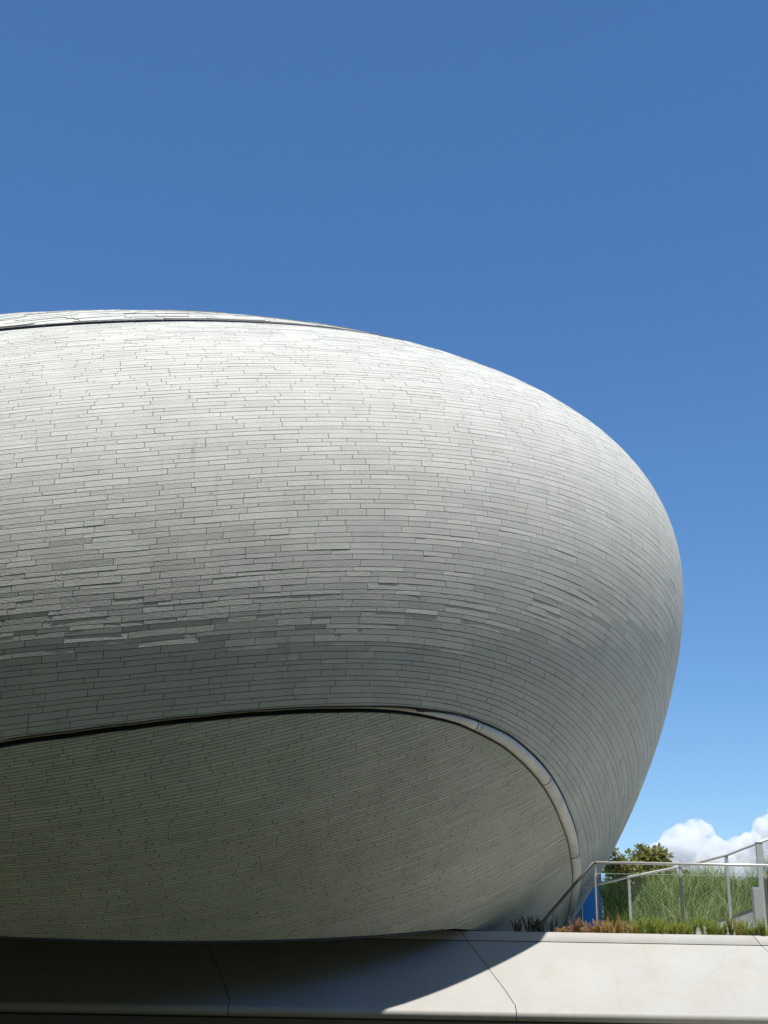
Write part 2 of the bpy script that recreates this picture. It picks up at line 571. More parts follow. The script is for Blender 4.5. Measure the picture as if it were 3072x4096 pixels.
def course_tiles(tiles, P, Nn, az, lens, joint, end_joint, thick, clips, rough, seed, tint_sd, K=4, wander=None):
    r = random.Random(seed)
    prev = None
    curves = [slice_curve(Nn[i], P[i], az, wander(P[i][2], az) if wander else None) for i in range(len(P))]
    norms = [normal(c) for c in curves]
    for i in range(len(P) - 1):
        U, L = curves[i], curves[i + 1]
        hgt = np.linalg.norm(U - L, axis=1)
        f = np.clip((joint / 2) / np.maximum(hgt, 1e-4), joint / .21, .3)[:, None]
        Ut = U + (L - U) * f; Lt = L + (U - L) * f
        mid = (U + L) / 2
        nU = norms[i]; nL = norms[i + 1]
        cu = [(fn(U), fn(L)) for fn in clips]; chi = [np.maximum(p, w) for p, w in cu]; clo = [np.minimum(p, w) for p, w in cu]
        s = np.r_[0, np.cumsum(np.linalg.norm(np.diff(mid, axis=0), axis=1))]
        pos = -r.random() * lens[1]
        while pos < s[-1]:
            ln = r.uniform(*lens) if r.random() < .8 else r.uniform(lens[0] * .7, lens[1] * 1.15)
            a, b = max(pos, 0), min(pos + ln - end_joint, s[-1]); pos += ln
            if b - a < .06: continue
            t = np.linspace(a, b, K)
            if any(np.interp(t, s, h_).max() < 0 for h_ in chi): continue
            use = None if all(np.interp(t, s, l_).min() > .03 for l_ in clo) else clips
            top = np.stack([np.interp(t, s, Ut[:, k]) for k in range(3)], -1)
            bot = np.stack([np.interp(t, s, Lt[:, k]) for k in range(3)], -1)
            j = r.gauss(0, rough[0]); tw = r.gauss(0, rough[1])
            if r.random() < .10: j += r.uniform(-1, 1) * rough[0] * 1.5
            jit = (j + tw, j - tw, r.gauss(0, rough[2]))
            tiles.strip(top, bot, joint, thick, jit, max(.72, min(1.16, r.gauss(1.0, tint_sd))), use,
                        np.stack([np.interp(t, s, nU[:, k]) for k in range(3)], -1), np.stack([np.interp(t, s, nL[:, k]) for k in range(3)], -1))
    return curves


def backing(name, curves, parent, depth, mask=None):
    G = np.array(curves); n, m, _ = G.shape
    nn = normal(G.reshape(-1, 3)).reshape(G.shape)
    V = (G - nn * depth).reshape(-1, 3)
    ok = np.ones((n, m), bool) if mask is None else mask(G)
    f = [(i * m + j, (i + 1) * m + j, (i + 1) * m + j + 1, i * m + j + 1) for i in range(n - 1) for j in range(m - 1)
         if ok[i, j] and ok[i + 1, j] and ok[i, j + 1] and ok[i + 1, j + 1]]
    return mesh_obj(name, V, f, M_BACK, parent, smooth=True)


# --- main shell between roof coping and gutter
XR = -0.25
zs = np.linspace(14.0, 3.5, 3000)
mer = meridian(XR, 14.0, 3.5, 3000)
gv = mer @ GUT_N - GUT_D; cv = mer @ COP_N - COP_D
i0 = int(np.argmax(cv < 0)); i1 = int(np.argmax(gv < -.30))
prof = mer[i0:i1 + 1]
H = [.118, .078, .098, .118, .072, .102]
Hs = []
rr = random.Random(3)
for _ in range(200):
    Hs += [rr.uniform(.104, .122), rr.uniform(.068, .080), rr.uniform(.088, .100)] if rr.random() < .8 else [rr.uniform(.085, .115)]
nodes = [(prof[0][2], -.212, -.065), (11.83, -.20, -.05), (9.95, -.270, .23), (6.9, -.268, .432), (prof[-1][2], -.280, .510)]
P_sh, N_sh = family(nodes, prof, Hs)
WAZ = np.radians(np.arange(270, 363, 6.))
WZ = [13.9, 11.8, 9.94, 6.82, 5.80]
WT = np.array([[0.] * 16, [0.] * 16,
               [.123, .080, .005, -.046, -.055, -.039, -.011, .021, .044, .049, .025, -.030, -.060, -.070, -.070, -.070],
               [.215, .170, .060, -.028, -.060, -.050, -.017, .021, .050, .061, .053, .020, -.030, -.048, -.030, -.010],
               [.171, .140, .039, -.025, -.062, -.068, -.038, .016, .063, .075, .038, -.028, -.074, -.046, .040, .070]])


def wander(z, az):
    i = int(np.clip(np.searchsorted([-w for w in WZ], -z) - 1, 0, 3)); t = np.clip((WZ[i] - z) / (WZ[i] - WZ[i + 1]), 0, 1)
    t = t * t * (3 - 2 * t) if i < 2 else t
    a = np.where(az > math.radians(400), az - 2 * math.pi, az)
    f = lambda row: np.interp(a, WAZ, row)
    return f(WT[i]) * (1 - t) + f(WT[i + 1]) * t


AZ = np.radians(np.linspace(196, 385, 520))
sh = Tiles()
curves_sh = course_tiles(sh, P_sh, N_sh, AZ, (.42, 1.02), .0085, .0085, .03,
                         [lambda P: gut(P) - gw(P), base_cut], (.0011, .0010, .0008), 11, .020, wander=wander)
shell = backing('main_shell', curves_sh, hall, .028, lambda G: (base_cut(G) > -.01) & (gut(G) > 0))
sh.build('stone_tile', 'stone_tile_cladding', M_STONE, shell)

# --- underside within the gutter ring
XS = -1.0
merS = meridian(XS, 6.6, -1.0, 3000)
nodesS = [(6.6, -.16, -.50), (5.5, -.11, -.57), (4.9, -.07, -.64), (4.0, -.01, -.70), (3.25, .05, -.74), (2.55, .11, -.77), (1.6, .18, -.79), (-1.0, .30, -.81)]
HsS = [max(.030, .060 - .00024 * i) * random.Random(5 + i).choice([.84, 1.0, 1.18]) for i in range(400)]
P_so, N_so = family(nodesS, merS, HsS)
so = Tiles()
below = lambda P: -gut(P) - gw(P)
AZS = np.radians(np.linspace(196, 400, 560))
curves_so = course_tiles(so, P_so, N_so, AZS, (.28, .95), .0075, .010, .03, [below, base_cut], (.0012, .0006, .0006), 23, .03)
under = backing('underside', curves_so, hall, .03, lambda G: (below(G) > .0) & (base_cut(G) > -.01))
so.build('soffit_tile', 'soffit_tile_cladding', M_SOFFIT, under)

# --- gutter: recessed half-round channel in separate lengths, with two lips
def ring_curve(n, d, az):
    n = n / np.linalg.norm(n)
    return slice_curve(n, BC + n * (d - n @ BC), az)


def channel(name, az0, az1, count, n, d, half, bulge, mat, parent, gap=.006, corr=None, left=None):
    """lengths of channel that fill the slot between two cuts of the body; bulge(P) > 0 is convex"""
    az = np.radians(np.linspace(az0, az1, count * 14 + 1))
    C0 = ring_curve(n, d, az); hw = half(C0)
    dc = corr(C0) if corr else np.zeros(len(az))
    C0 = np.stack([ring_curve(n, d + w, az[i:i + 1])[0] for i, w in enumerate(dc)]); dc = corr(C0) if corr else dc
    A = np.stack([ring_curve(n, d + w + dc[i], az[i:i + 1])[0] for i, w in enumerate(hw)])
    B = np.stack([ring_curve(n, d - w + dc[i], az[i:i + 1])[0] for i, w in enumerate(hw)])
    nn = normal(C0); bl = bulge(C0); tg = np.gradient(C0, axis=0); tg /= np.linalg.norm(tg, axis=1)[:, None]
    prof_ = [(0.0, -.10), (0.0, .004), (.07, .004), (.10, -.05)] + [(.10 + .80 * (1 - math.cos(a)) / 2, None, math.sin(a)) for a in np.linspace(.15, math.pi - .15, 9)] + [(.90, -.05), (.93, .004), (1.0, .004), (1.0, -.10)]
    k = len(prof_)
    for c in range(count):
        rows = []
        for i in range(c * 14, c * 14 + 15):
            for p in prof_:
                b_ = p[1] if len(p) == 2 else -.05 + (bl[i] + .05) * p[2]
                q = A[i] + (B[i] - A[i]) * p[0] + nn[i] * b_
                if i == c * 14: q = q + tg[i] * gap
                rows.append(q)
        if np.array(rows)[:, 2].max() < 2.3: continue
        f = [(i * k + j, i * k + j + 1, (i + 1) * k + j + 1, (i + 1) * k + j) for i in range(14) for j in range(k - 1)]
        mesh_obj(name, rows, f, mat if left is None or np.array(rows)[:, 0].mean() > -.7 else left, parent, smooth=True)


def gutter_pipe(az0, az1, count):
    az = np.radians(np.linspace(az0, az1, count * 12 + 1))
    C0 = ring_curve(GUT_N, GUT_D, az); dc = gut_corr(C0)
    C0 = np.stack([ring_curve(GUT_N, GUT_D + w, az[i:i + 1])[0] for i, w in enumerate(dc)]); dc = gut_corr(C0); hw = gw(C0)
    A = np.stack([ring_curve(GUT_N, GUT_D + hw[i] + dc[i], az[i:i + 1])[0] for i in range(len(az))])
    B = np.stack([ring_curve(GUT_N, GUT_D - hw[i] + dc[i], az[i:i + 1])[0] for i in range(len(az))])
    wd = np.linalg.norm(A - B, axis=1); nn = normal(C0)
    t = np.clip((C0[:, 0] + 1.2) / 3.6, 0, 1); t = t * t * (3 - 2 * t)
    rad = wd * (.10 + .28 * t)
    ctr = (A + B) / 2 + nn * (-.135 + (.135 - rad * .35) * t)[:, None]
    for c in range(count):
        sl = slice(c * 12, c * 12 + 13)
        p = ctr[sl].copy(); p[0] += (p[1] - p[0]) * .03; p[-1] -= (p[-1] - p[-2]) * .03
        m = MB().tube(p, list(rad[sl]), 12)
        d = p[1] - p[0]; d /= np.linalg.norm(d)
        m.tube([p[0], p[0] + d * .05], rad[sl.start] * 1.07, 12)      # coupling sleeve at the joint
        m.build('drain_pipe', M_METAL, hall)


channel('gutter_length', 200, 376, 13, GUT_N, GUT_D, gw, lambda P: np.full(len(P), -.15), M_DARK, hall, corr=gut_corr)
gutter_pipe(278, 366, 8)
channel('coping_channel', 200, 352, 10, COP_N, COP_D + .035, lambda P: np.full(len(P), .018), lambda P: np.full(len(P), -.05), M_COPING, hall)

# --- closed dark body behind the open joints
ua = np.linspace(0, 2 * math.pi, 121)[:-1]; va = np.linspace(-math.pi / 2, math.pi / 2, 61)
uu, vv = np.meshgrid(ua, va)
Db = np.stack([np.cos(vv) * np.cos(uu), np.cos(vv) * np.sin(uu), np.sin(vv)], -1).reshape(-1, 3)
Pb = solve_out(np.repeat(BC[None], len(Db), 0), Db)
Pb = Pb - normal(Pb) * .14
zc_ = Pb[:, 2] - np.maximum(base_cut(Pb), 0)
Pb[:, 2] = np.where(base_cut(Pb) < .03, Pb[:, 2] - base_cut(Pb) + .03, Pb[:, 2])
nb_ = len(ua)
mesh_obj('inner_body', Pb, [(i * nb_ + j, i * nb_ + (j + 1) % nb_, (i + 1) * nb_ + (j + 1) % nb_, (i + 1) * nb_ + j) for i in range(60) for j in range(nb_)], M_BACK, hall, smooth=True)

# --- roof beyond the coping: courses running diagonally over the crown
def roof():
    a = math.radians(24)
    dirv = np.array([math.cos(a), math.sin(a), 0]); nrm = np.array([-math.sin(a), math.cos(a), 0])
    t = Tiles(); r = random.Random(31)
    offs = [0.0]
    while offs[-1] < 13: offs.append(offs[-1] + r.choice([.10, .13, .16]))
    offs = np.array(offs) - 8.6
    ang = np.radians(np.linspace(25, 155, 260))
    curves = []
    for o in offs:
        c = BC + nrm * o
        d = np.outer(np.cos(ang), -dirv) + np.outer(np.sin(ang), [0, 0, 1.])
        if fimp(c) >= .97: curves.append(None); continue
        curves.append(solve_out(np.repeat(c[None], len(ang), 0), d))
    fn = lambda P: P @ COP_N - COP_D - .09
    for i in range(len(curves) - 1):
        if curves[i] is None or curves[i + 1] is None: continue
        U, L = curves[i + 1], curves[i]
        Ut = U + (L - U) * .05; Lt = L + (U - L) * .05
        mid = (U + L) / 2; s = np.r_[0, np.cumsum(np.linalg.norm(np.diff(mid, axis=0), axis=1))]
        nm = normal(mid); fv = fn(mid)
        pos = -r.random()
        while pos < s[-1]:
            ln = r.uniform(.5, 1.3); a0, b0 = max(pos, 0), min(pos + ln - .012, s[-1]); pos += ln
            if b0 - a0 < .06: continue
            tt = np.linspace(a0, b0, 4)
            fm = np.interp(tt, s, fv)
            if fm.max() < -.2: continue
            nI = np.stack([np.interp(tt, s, nm[:, k]) for k in range(3)], -1)
            top = np.stack([np.interp(tt, s, Ut[:, k]) for k in range(3)], -1); bot = np.stack([np.interp(tt, s, Lt[:, k]) for k in range(3)], -1)
            j = r.gauss(0, .006)
            t.strip(top, bot, .01, .03, (j, j, r.gauss(0, .004)), max(.8, min(1.1, r.gauss(1, .04))), None if fm.min() > .2 else [fn], nI, nI)
    cs = [c for c in curves if c is not None]
    b_ = backing('roof_shell', cs, hall, .03, lambda G: fn(G) > -.05)
    t.build('roof_tile', 'roof_tile_cladding', M_STONE, b_, 0)


roof()

# --- rim trim along the lower edge of the underside, and a dark closing plate under the hall
rim = []
for azd in np.linspace(200, 330, 140):
    a = math.radians(azd); lo, hi = 0.3, 6.0
    for _ in range(40):
        z = (lo + hi) / 2
        p = solve_out(np.array([[BC[0], BC[1], z]]), np.array([[math.cos(a), math.sin(a), 0]]))[0]
        if base_cut(p) > 0: hi = z
        else: lo = z
    rim.append(p)
rim = np.array(rim)
keep = (rim[:, 1] < 25.2)
rn = normal(rim)
mb = MB().tube((rim + rn * .012)[keep], .022, 8); mb.build('rim_trim', M_DARK, hall)
c0 = np.array([-5.0, 27.0, 2.5])
pl_v = list(rim - rn * .03) + [c0]
mesh_obj('under_plate', pl_v, [(i, len(rim), i + 1) for i in range(len(rim) - 1)], M_BACK, hall)

# ------------------------------------------------------------------ white concrete plinth below the hall
YT = 24.42; ZT = float(at(1852, 3722, YT)[2])
plinth = empty('plinth_wall', (0, YT, 1.1), 'long smooth white concrete plinth with sloping face and rounded lower lip under the hall', 'wall')
# section (y, z) from the top edge down the sloping face and round the lip
zl = float(at(1852, 3762, YT)[2])
sec_strip = [(YT + .30, ZT), (YT + .02, ZT), (YT, ZT - .012), (YT - .05, zl + .006)]
YN, ZN = 22.98, float(at(1536, 3995, 22.98)[2])
ZB = float(at(1536, 4084, 21.9)[2])
sec_face = [(YT - .055, zl - .006)]
y0, z0 = sec_face[0]
for t in (.2, .4, .6, .8): sec_face.append((y0 + (YN - y0) * t, z0 + (ZN - z0) * t))
Y2, Z2 = YN - .25, ZN - .135
for t in (.5, .8): sec_face.append((YN + (Y2 - YN) * t, ZN + (Z2 - ZN) * t))
rb = .09; a0 = math.degrees(math.atan2(.20, .165)) ; a0 = 180 - a0 + 0
nv = np.array([-.135, .25]); nv /= np.linalg.norm(nv)
ctr = np.array([Y2, Z2]) - nv * rb
ast = math.degrees(math.atan2(nv[1], nv[0]))
for a in np.linspace(ast, 285, 12):
    sec_face.append((ctr[0] + rb * math.cos(math.radians(a)), ctr[1] + rb * math.sin(math.radians(a))))
ZB = sec_face[-1][1]
sec_face.append((YT - .2, sec_face[-1][1] + .05))
seam_x = lambda px: float(at(px, 3725, YT)[0])
SPAN = seam_x(1842) - seam_x(730)
seams = [seam_x(1842) + (SPAN * (.945 if k < 0 else 1.055)) * k for k in range(-3, 4)]


def seam_shift(z):
    t = (ZT - z) / (ZT - (ZN - .02)); return min(1.0, max(0.0, t)) ** 1.0 * .80 if t < 1 else .80


def panel(name, sec, xa, xb, mat, gap=.007):
    nx = 14; V = []; k = len(sec)
    for i in range(nx + 1):
        t = i / nx
        for (y, z) in sec:
            V.append((xa + gap + (xb - xa - 2 * gap) * t + seam_shift(z), y, z))
    f = [(i * k + j, i * k + j + 1, (i + 1) * k + j + 1, (i + 1) * k + j) for i in range(nx) for j in range(k - 1)]
    n = len(V)   # returns at both ends so that the joint has depth
    for side, i in ((0, 0), (1, nx)):
        o = len(V)
        xe = xa + gap if side == 0 else xb - gap
        for (y, z) in sec: V.append((xe + seam_shift(z), y, z))
        for (y, z) in sec: V.append((xe + seam_shift(z), y + .06, z - .02))
        for j in range(k - 1):
            q = (o + j, o + k + j, o + k + j + 1, o + j + 1); f.append(q if side == 0 else tuple(reversed(q)))
    o = mesh_obj(name, V, f, mat, plinth, smooth=[i < nx * (k - 1) for i in range(len(f))])
    return o


for i in range(len(seams) - 1):
    panel('coping_strip', sec_strip, seams[i], seams[i + 1], M_PLINTH)
    panel('face_panel', sec_face, seams[i], seams[i + 1], M_PLINTH)
# core behind the joints
core = [(YT + .3, ZT - .06), (YT + .05, ZT - .06)] + [(y + .06, z - .03) for y, z in sec_face[:-1]] + [(YT + .3, ZB + .12)]
k = len(core); V = [(x, y, z) for x in (seams[0] - 2, seams[-1] + 2) for y, z in core]
mesh_obj('plinth_core', V, [(j, (j + 1) % k, k + (j + 1) % k, k + j) for j in range(k)], M_BACK, plinth)
base_w = MB().box((0, YT + .6, .5), (60, .4, 1.3)).build('footing', M_RAMP, plinth)

# deck behind the plinth
pb = MB().box((10, YT + .42, ZT - .19), (70, .24, .3)).build('planter_bed', M_SOIL)
tag(pb, kind='structure')
dk = MB().box((10, YT + .54 + 6, ZT - .17), (70, 12, .3)).build('deck', plain('deck_paving', (.72, .71, .67), .8, 0, .1, 3.0, .003))
tag(dk, kind='structure')

# ------------------------------------------------------------------ glass balustrade along the planter
YR = 24.82
cor = at(2378, 3450, YR); far = cor + np.array([6.2, 0, 0])
bal = empty('glass_balustrade', (cor[0], YR, ZT - .05), 'glass balustrade with steel posts and straight tubular handrail above the ferns', 'railing')
MB().tube([cor, far], .027, 12).build('handrail', M_STEEL, bal)
posts = [at(2384, 3500, YR)[0] + k * (at(2722, 3500, YR)[0] - at(2384, 3500, YR)[0]) for k in range(4)]
gz = float(at(2560, 3498, YR)[2]); gb = ZT + .10
for x in posts:
    p = MB().box((x, YR + .01, (ZT - .05 + gz) / 2), (.052, .05, gz - ZT + .05)).build('post', M_STEEL, bal)
    MB().box((x, YR + .01, (gz + cor[2] - .02) / 2), (.026, .02, cor[2] - gz - .016)).build('post_stem', M_STEEL, p)
for i in range(len(posts) - 1):
    a, b_ = posts[i] + .03, posts[i + 1] - .03
    gp = MB().box(((a + b_) / 2, YR - .035, (gz + gb) / 2), (b_ - a + .05, .012, gz - gb)).build('glass_pane', M_GLASS, bal)
    MB().box(((a + b_) / 2, YR - .035, gz + .004), (b_ - a + .05, .012, .007)).build('pane_edge', M_GLASSEDGE, gp)
    MB().box(((a + b_) / 2, YR - .035, gb - .012), (b_ - a + .05, .03, .022)).build('bottom_rail', M_STEEL, bal)
# sloping stair rail running down to the left from the corner
lowp = at(2150, 3712, YR - .25)
st = empty('stair_handrail', (lowp[0], lowp[1], lowp[2]), 'dark steel handrail sloping down to the left in front of the soffit', 'railing')
MB().tube([cor + np.array([.02, 0, 0]), cor + np.array([-.03, -.006, -.012]), lowp], .030, 12).build('handrail', M_RAIL, st)
MB().bar(lowp + np.array([.1, 0, .05]), lowp + np.array([.1, 0, -.25]), .03, .03, (0, 1, 0)).build('post', M_RAIL, st)
# ------------------------------------------------------------------ blue hoarding panel behind the hall's end
YB = 30.2
xr = float(at(2408, 3600, YB)[0]); zt_ = float(at(2400, 3494, YB)[2])
bp = empty('blue_hoarding', (xr - .6, YB, ZT - .05), 'saturated blue upright panel with a small white label at its corner', 'panel')
xl = float(at(2329, 3600, YB)[0])
MB().box(((xl + xr) / 2, YB, (zt_ + ZT - .1) / 2), (xr - xl, .05, zt_ - ZT + .1)).build('board', M_BLUE, bp)
MB().box((xl - .45, YB + .02, (zt_ + ZT - .1) / 2), (.89, .04, zt_ - ZT + .1)).build('side_board', M_TEAL, bp)
lb = at(2391, 3517, YB - .03)
MB().box(lb, (.05, .006, .15)).build('label', M_WHITE, bp)

# ------------------------------------------------------------------ ramp with wire-mesh railing rising to the right
YA, YE = 26.45, 25.6
def ramp_pt(px, py):
    t = (px - 2408) / (3020 - 2408); return at(px, py, YA + (YE - YA) * t)
rail_px = [(2340, 3553), (2408, 3534), (2515, 3508), (2720, 3468), (2905, 3421), (3022, 3376), (3110, 3344)]
rail = [ramp_pt(*p) for p in rail_px]
rp = empty('ramp', (5.7, 26.0, ZT - .05), 'grey concrete ramp side with dark kerb rising to the right behind the glass', 'ramp')
drop = 1.17
side_v = []; 
for p in rail:
    side_v += [(p[0], p[1], p[2] - drop), (p[0], p[1], ZT - .3), (p[0], p[1] + .25, p[2] - drop), (p[0], p[1] + .25, ZT - .3)]
sf = []
for i in range(len(rail) - 1):
    o = i * 4
    sf += [(o, o + 1, o + 5, o + 4), (o, o + 4, o + 6, o + 2)]
mesh_obj('ramp_side', side_v, sf, M_RAMP, rp)
kb = MB()
for i in range(len(rail) - 1):
    a, b_ = rail[i] - np.array([0, -.047, drop - .015]), rail[i + 1] - np.array([0, -.047, drop - .015])
    kb.bar(a, b_, .10, .05)
kb.build('kerb', M_KERB, rp)
mr = empty('mesh_railing', (5.7, 25.9, ZT), 'sloping steel railing filled with diamond wire mesh climbing to the right', 'railing')
MB().tube(rail, .026, 10).build('top_rail', M_STEEL, mr)
for px, w in ((2515, .05), (2722, .05), (2905, .055), (3110, .05)):
    t = np.interp(px, [p[0] for p in rail_px], np.arange(len(rail_px))); i = int(min(t, len(rail) - 2)); fr = t - i
    top = rail[i] * (1 - fr) + rail[i + 1] * fr
    MB().box((top[0], top[1] + .02, top[2] - drop / 2 - .02), (w, .06, drop)).build('post', M_STEEL, mr)


def wire_panel(pxa, pxb):
    ia = np.interp([pxa, pxb], [p[0] for p in rail_px], np.arange(len(rail_px)))
    def tp(t):
        i = int(min(t, len(rail) - 2)); return rail[i] * (1 - t + i) + rail[i + 1] * (t - i)
    A, B = tp(ia[0]), tp(ia[1]); L = np.linalg.norm((B - A)[:2]); hgt = drop - .1
    m = MB(); stp = .07; n = int((L + hgt) / stp)
    def pt(u, v):
        return A + (B - A) * (u / L) + np.array([0, .03, -.06 - v])
    for sgn in (1, -1):
        for k in range(n + 1):
            off = k * stp - (hgt if sgn > 0 else 0)
            pts = []
            for v in (0, hgt):
                u = off + (v if sgn > 0 else -v); pts.append((u, v))
            (u0, v0), (u1, v1) = pts
            ts = [0, 1]
            if u1 != u0:
                t0, t1 = sorted(((0 - u0) / (u1 - u0), (L - u0) / (u1 - u0))); ts = [max(0, t0), min(1, t1)]
            if ts[1] - ts[0] < .02: continue
            a = pt(u0 + (u1 - u0) * ts[0], v0 + (v1 - v0) * ts[0]); b2 = pt(u0 + (u1 - u0) * ts[1], v0 + (v1 - v0) * ts[1])
            m.tube([a, b2], .0011, 3, cap=False, smooth=False)
    m.build('wire_mesh', M_STEEL, mr)


for a, b_ in ((2515, 2722), (2722, 2905), (2905, 3022)): wire_panel(a, b_)
# wide end post and small grey cabinet at the right
ptp = at(3035, 3372, 25.40)
ep = empty('gate_post', (ptp[0], 25.40, ZT - .05), 'wide pale grey metal end post where the mesh railing stops', 'post')
MB().box((ptp[0], 25.40, (ptp[2] + ZT - .05) / 2), (.125, .06, ptp[2] - ZT + .05)).build('post_body', M_PAINT, ep)
MB().box((ptp[0], 25.40, ptp[2] + .008), (.14, .075, .012)).build('post_cap', M_STEEL, ep)
cbp = at(3030, 3548, 25.25)
cbx = empty('grey_cabinet', (cbp[0], 25.25, ZT - .05), 'narrow dull grey metal box standing against the wide end post', 'cabinet')
MB().box((cbp[0] - .02, 25.27, (cbp[2] + ZT) / 2), (.17, .09, cbp[2] - ZT)).build('cabinet_body', M_PAINT, cbx)
MB().box((cbp[0] - .02, 25.215, (cbp[2] + ZT) / 2), (.15, .008, cbp[2] - ZT - .06)).build('cabinet_door', M_PAINT, cbx)

# ------------------------------------------------------------------ planting
XPANEL = xr
# grassy mound behind the ramp
def mound_z(x, y):
    e = np.clip((y - 26.1) / 1.1, 0, 1)
    return ZT - .2 + (.75 + .10 * (x - 4.0)) * (e * e * (3 - 2 * e)) + .05 * np.sin(x * 3.1) * e
xs = np.linspace(2.5, 14, 60); ys = np.linspace(25.9, 28.9, 30)
MV = [(y / YB * XPANEL + .01 + x - xs[0], y, mound_z(x, y)) for x in xs for y in ys]
md = mesh_obj('mound', MV, [(i * 30 + j, (i + 1) * 30 + j, (i + 1) * 30 + j + 1, i * 30 + j + 1) for i in range(59) for j in range(29)], M_SOIL, smooth=True)
tag(md, kind='structure')


def grass_blades(n):
    r = np.random.default_rng(5)
    y = 26.15 + 1.45 * r.random(n) ** 1.1; x0 = (y / YB) * XPANEL + .025; x = x0 + (10.2 - x0) * r.random(n)
    clump = np.sin(x * 2.3 + 1.1 * np.sin(y * 3)) * .5 + np.sin(x * 5.7 + y * 2.1) * .5
    z = mound_z(x, y)
    stalk = r.random(n) < .05
    h = .92 * (.50 + .20 * clump + .22 * r.random(n)) * np.where(stalk, 1.35, r.uniform(.5, 1.1, n))
    ang = r.uniform(0, 2 * np.pi, n); lean = r.uniform(.1, .75, n) * h
    w = r.uniform(.006, .015, n)
    d = np.stack([np.cos(ang), np.sin(ang)], -1)
    V = []; F = []; T = []
    seg = 4; base = np.stack([x, y, z], -1)
    sd = np.stack([-d[:, 1], d[:, 0]], -1)
    face = r.uniform(-.6, .6, n); sd = np.stack([np.cos(face), np.sin(face)], -1)
    rows = []
    for s in range(seg + 1):
        t = s / seg
        p = base.copy(); p[:, 0] += d[:, 0] * lean * t ** 2.2; p[:, 1] += d[:, 1] * lean * t ** 2.2
        p[:, 2] += h * (t - .28 * (lean / h) * t ** 3)
        ww = (w * (1 - t * .92))[:, None]
        a = p.copy(); a[:, :2] -= sd * ww; b2 = p.copy(); b2[:, :2] += sd * ww
        rows += [a, b2]
    R = np.stack(rows, 1)                        # n, 2(seg+1), 3
    V = R.reshape(-1, 3); k = 2 * (seg + 1)
    for i in range(n):
        o = i * k
        for s in range(seg): F.append((o + 2 * s, o + 2 * s + 1, o + 2 * s + 3, o + 2 * s + 2))
    tint = np.repeat(np.clip(r.normal(.46, .24, n) + .14 * clump + .4 * stalk, 0, 1), seg)
    return V, F, tint


V, F, T = grass_blades(13000)
gr = mesh_obj('mound_grass', V, F, M_GRASS, tint=list(T))
tag(gr, 'tall wispy green grass covering the mound behind the mesh railing', 'grass', kind='stuff')


# trees behind the mound
def tree(name, base, crown_c, crown_r, nleaf, label, seed, leaf=(.125, .07)):
    r = random.Random(seed)
    e = empty(name, base, label, 'tree', 'trees behind the grassy mound')
    base = np.array(base, float); cc = np.array(crown_c, float); cr = np.array(crown_r, float)
    tb = MB(); mid = (base + cc) / 2 + np.array([.08, .05, -.1])
    tb.tube([base, mid, cc + np.array([0, 0, -cr[2] * .2])], [.09, .065, .035], 8)
    clumps = []
    for _ in range(20):
        v = np.array([r.gauss(0, 1) for _ in range(3)]); v /= np.linalg.norm(v); v[2] = v[2] * .9 + .1
        c = cc + v * cr * r.uniform(.45, .95); clumps.append((c, r.uniform(.24, .42) * cr.mean()))
        tb.tube([cc + (base - cc) * r.uniform(.05, .3), (cc + c) / 2 + np.array([r.uniform(-.05, .05), 0, -.05]), c], [.03, .018, .006], 5)
    tb.build('trunk', M_BARK, e)
    V = []; F = []; T = []
    for i in range(nleaf):
        c, rad = r.choice(clumps)
        v = np.array([r.gauss(0, 1) for _ in range(3)]); v /= np.linalg.norm(v)
        p = c + v * rad * r.uniform(.35, 1.0) ** .6
        out = v + np.array([r.uniform(-.6, .6), r.uniform(-.6, .6), r.uniform(-.7, .3)]); out /= np.linalg.norm(out)
        sd = np.cross(out, [r.uniform(-.5, .5), r.uniform(-.5, .5), 1.0]); sd /= np.linalg.norm(sd); nn = np.cross(sd, out)
        L = leaf[0] * r.uniform(.6, 1.25); W = leaf[1] * r.uniform(.7, 1.2) / 2 * 1.0
        o = len(V)
        V += [p, p + out * L * .5 + sd * W - nn * .006, p + out * L - nn * .02, p + out * L * .5 - sd * W - nn * .006]
        F.append((o, o + 1, o + 2, o + 3)); T.append(min(1, max(0, r.gauss(.5, .22))))
    mesh_obj('crown', V, F, M_LEAF, e, tint=T)
    return e


YTR = 33.2
def tc(px, py, Y): return at(px, py, Y)
c1 = tc(2490, 3490, YTR); tree('broadleaf_tree', (c1[0], YTR, ZT - .1), c1, (.62, .6, .55), 2600, 'bushy broadleaf tree half hidden behind the curved end of the hall', 41)
c2 = tc(2595, 3470, YTR + .5); tree('broadleaf_tree', (c2[0], YTR + .5, ZT - .1), c2, (.46, .5, .62), 2600, 'tallest yellow-green broadleaf tree, its crown just below the left cloud', 42)
c3 = tc(2770, 3540, YTR + .3); tree('broadleaf_tree', (c3[0], YTR + .3, ZT - .1), c3, (.36, .4, .33), 1300, 'small low tree crown peeking over the grass between two mesh panels', 43)
c4 = tc(2680, 3530, YTR + 1.2); tree('broadleaf_tree', (c4[0], YTR + 1.2, ZT - .1), c4, (.42, .4, .4), 1500, 'low dark tree crown right of the tallest tree, behind the grass', 44)


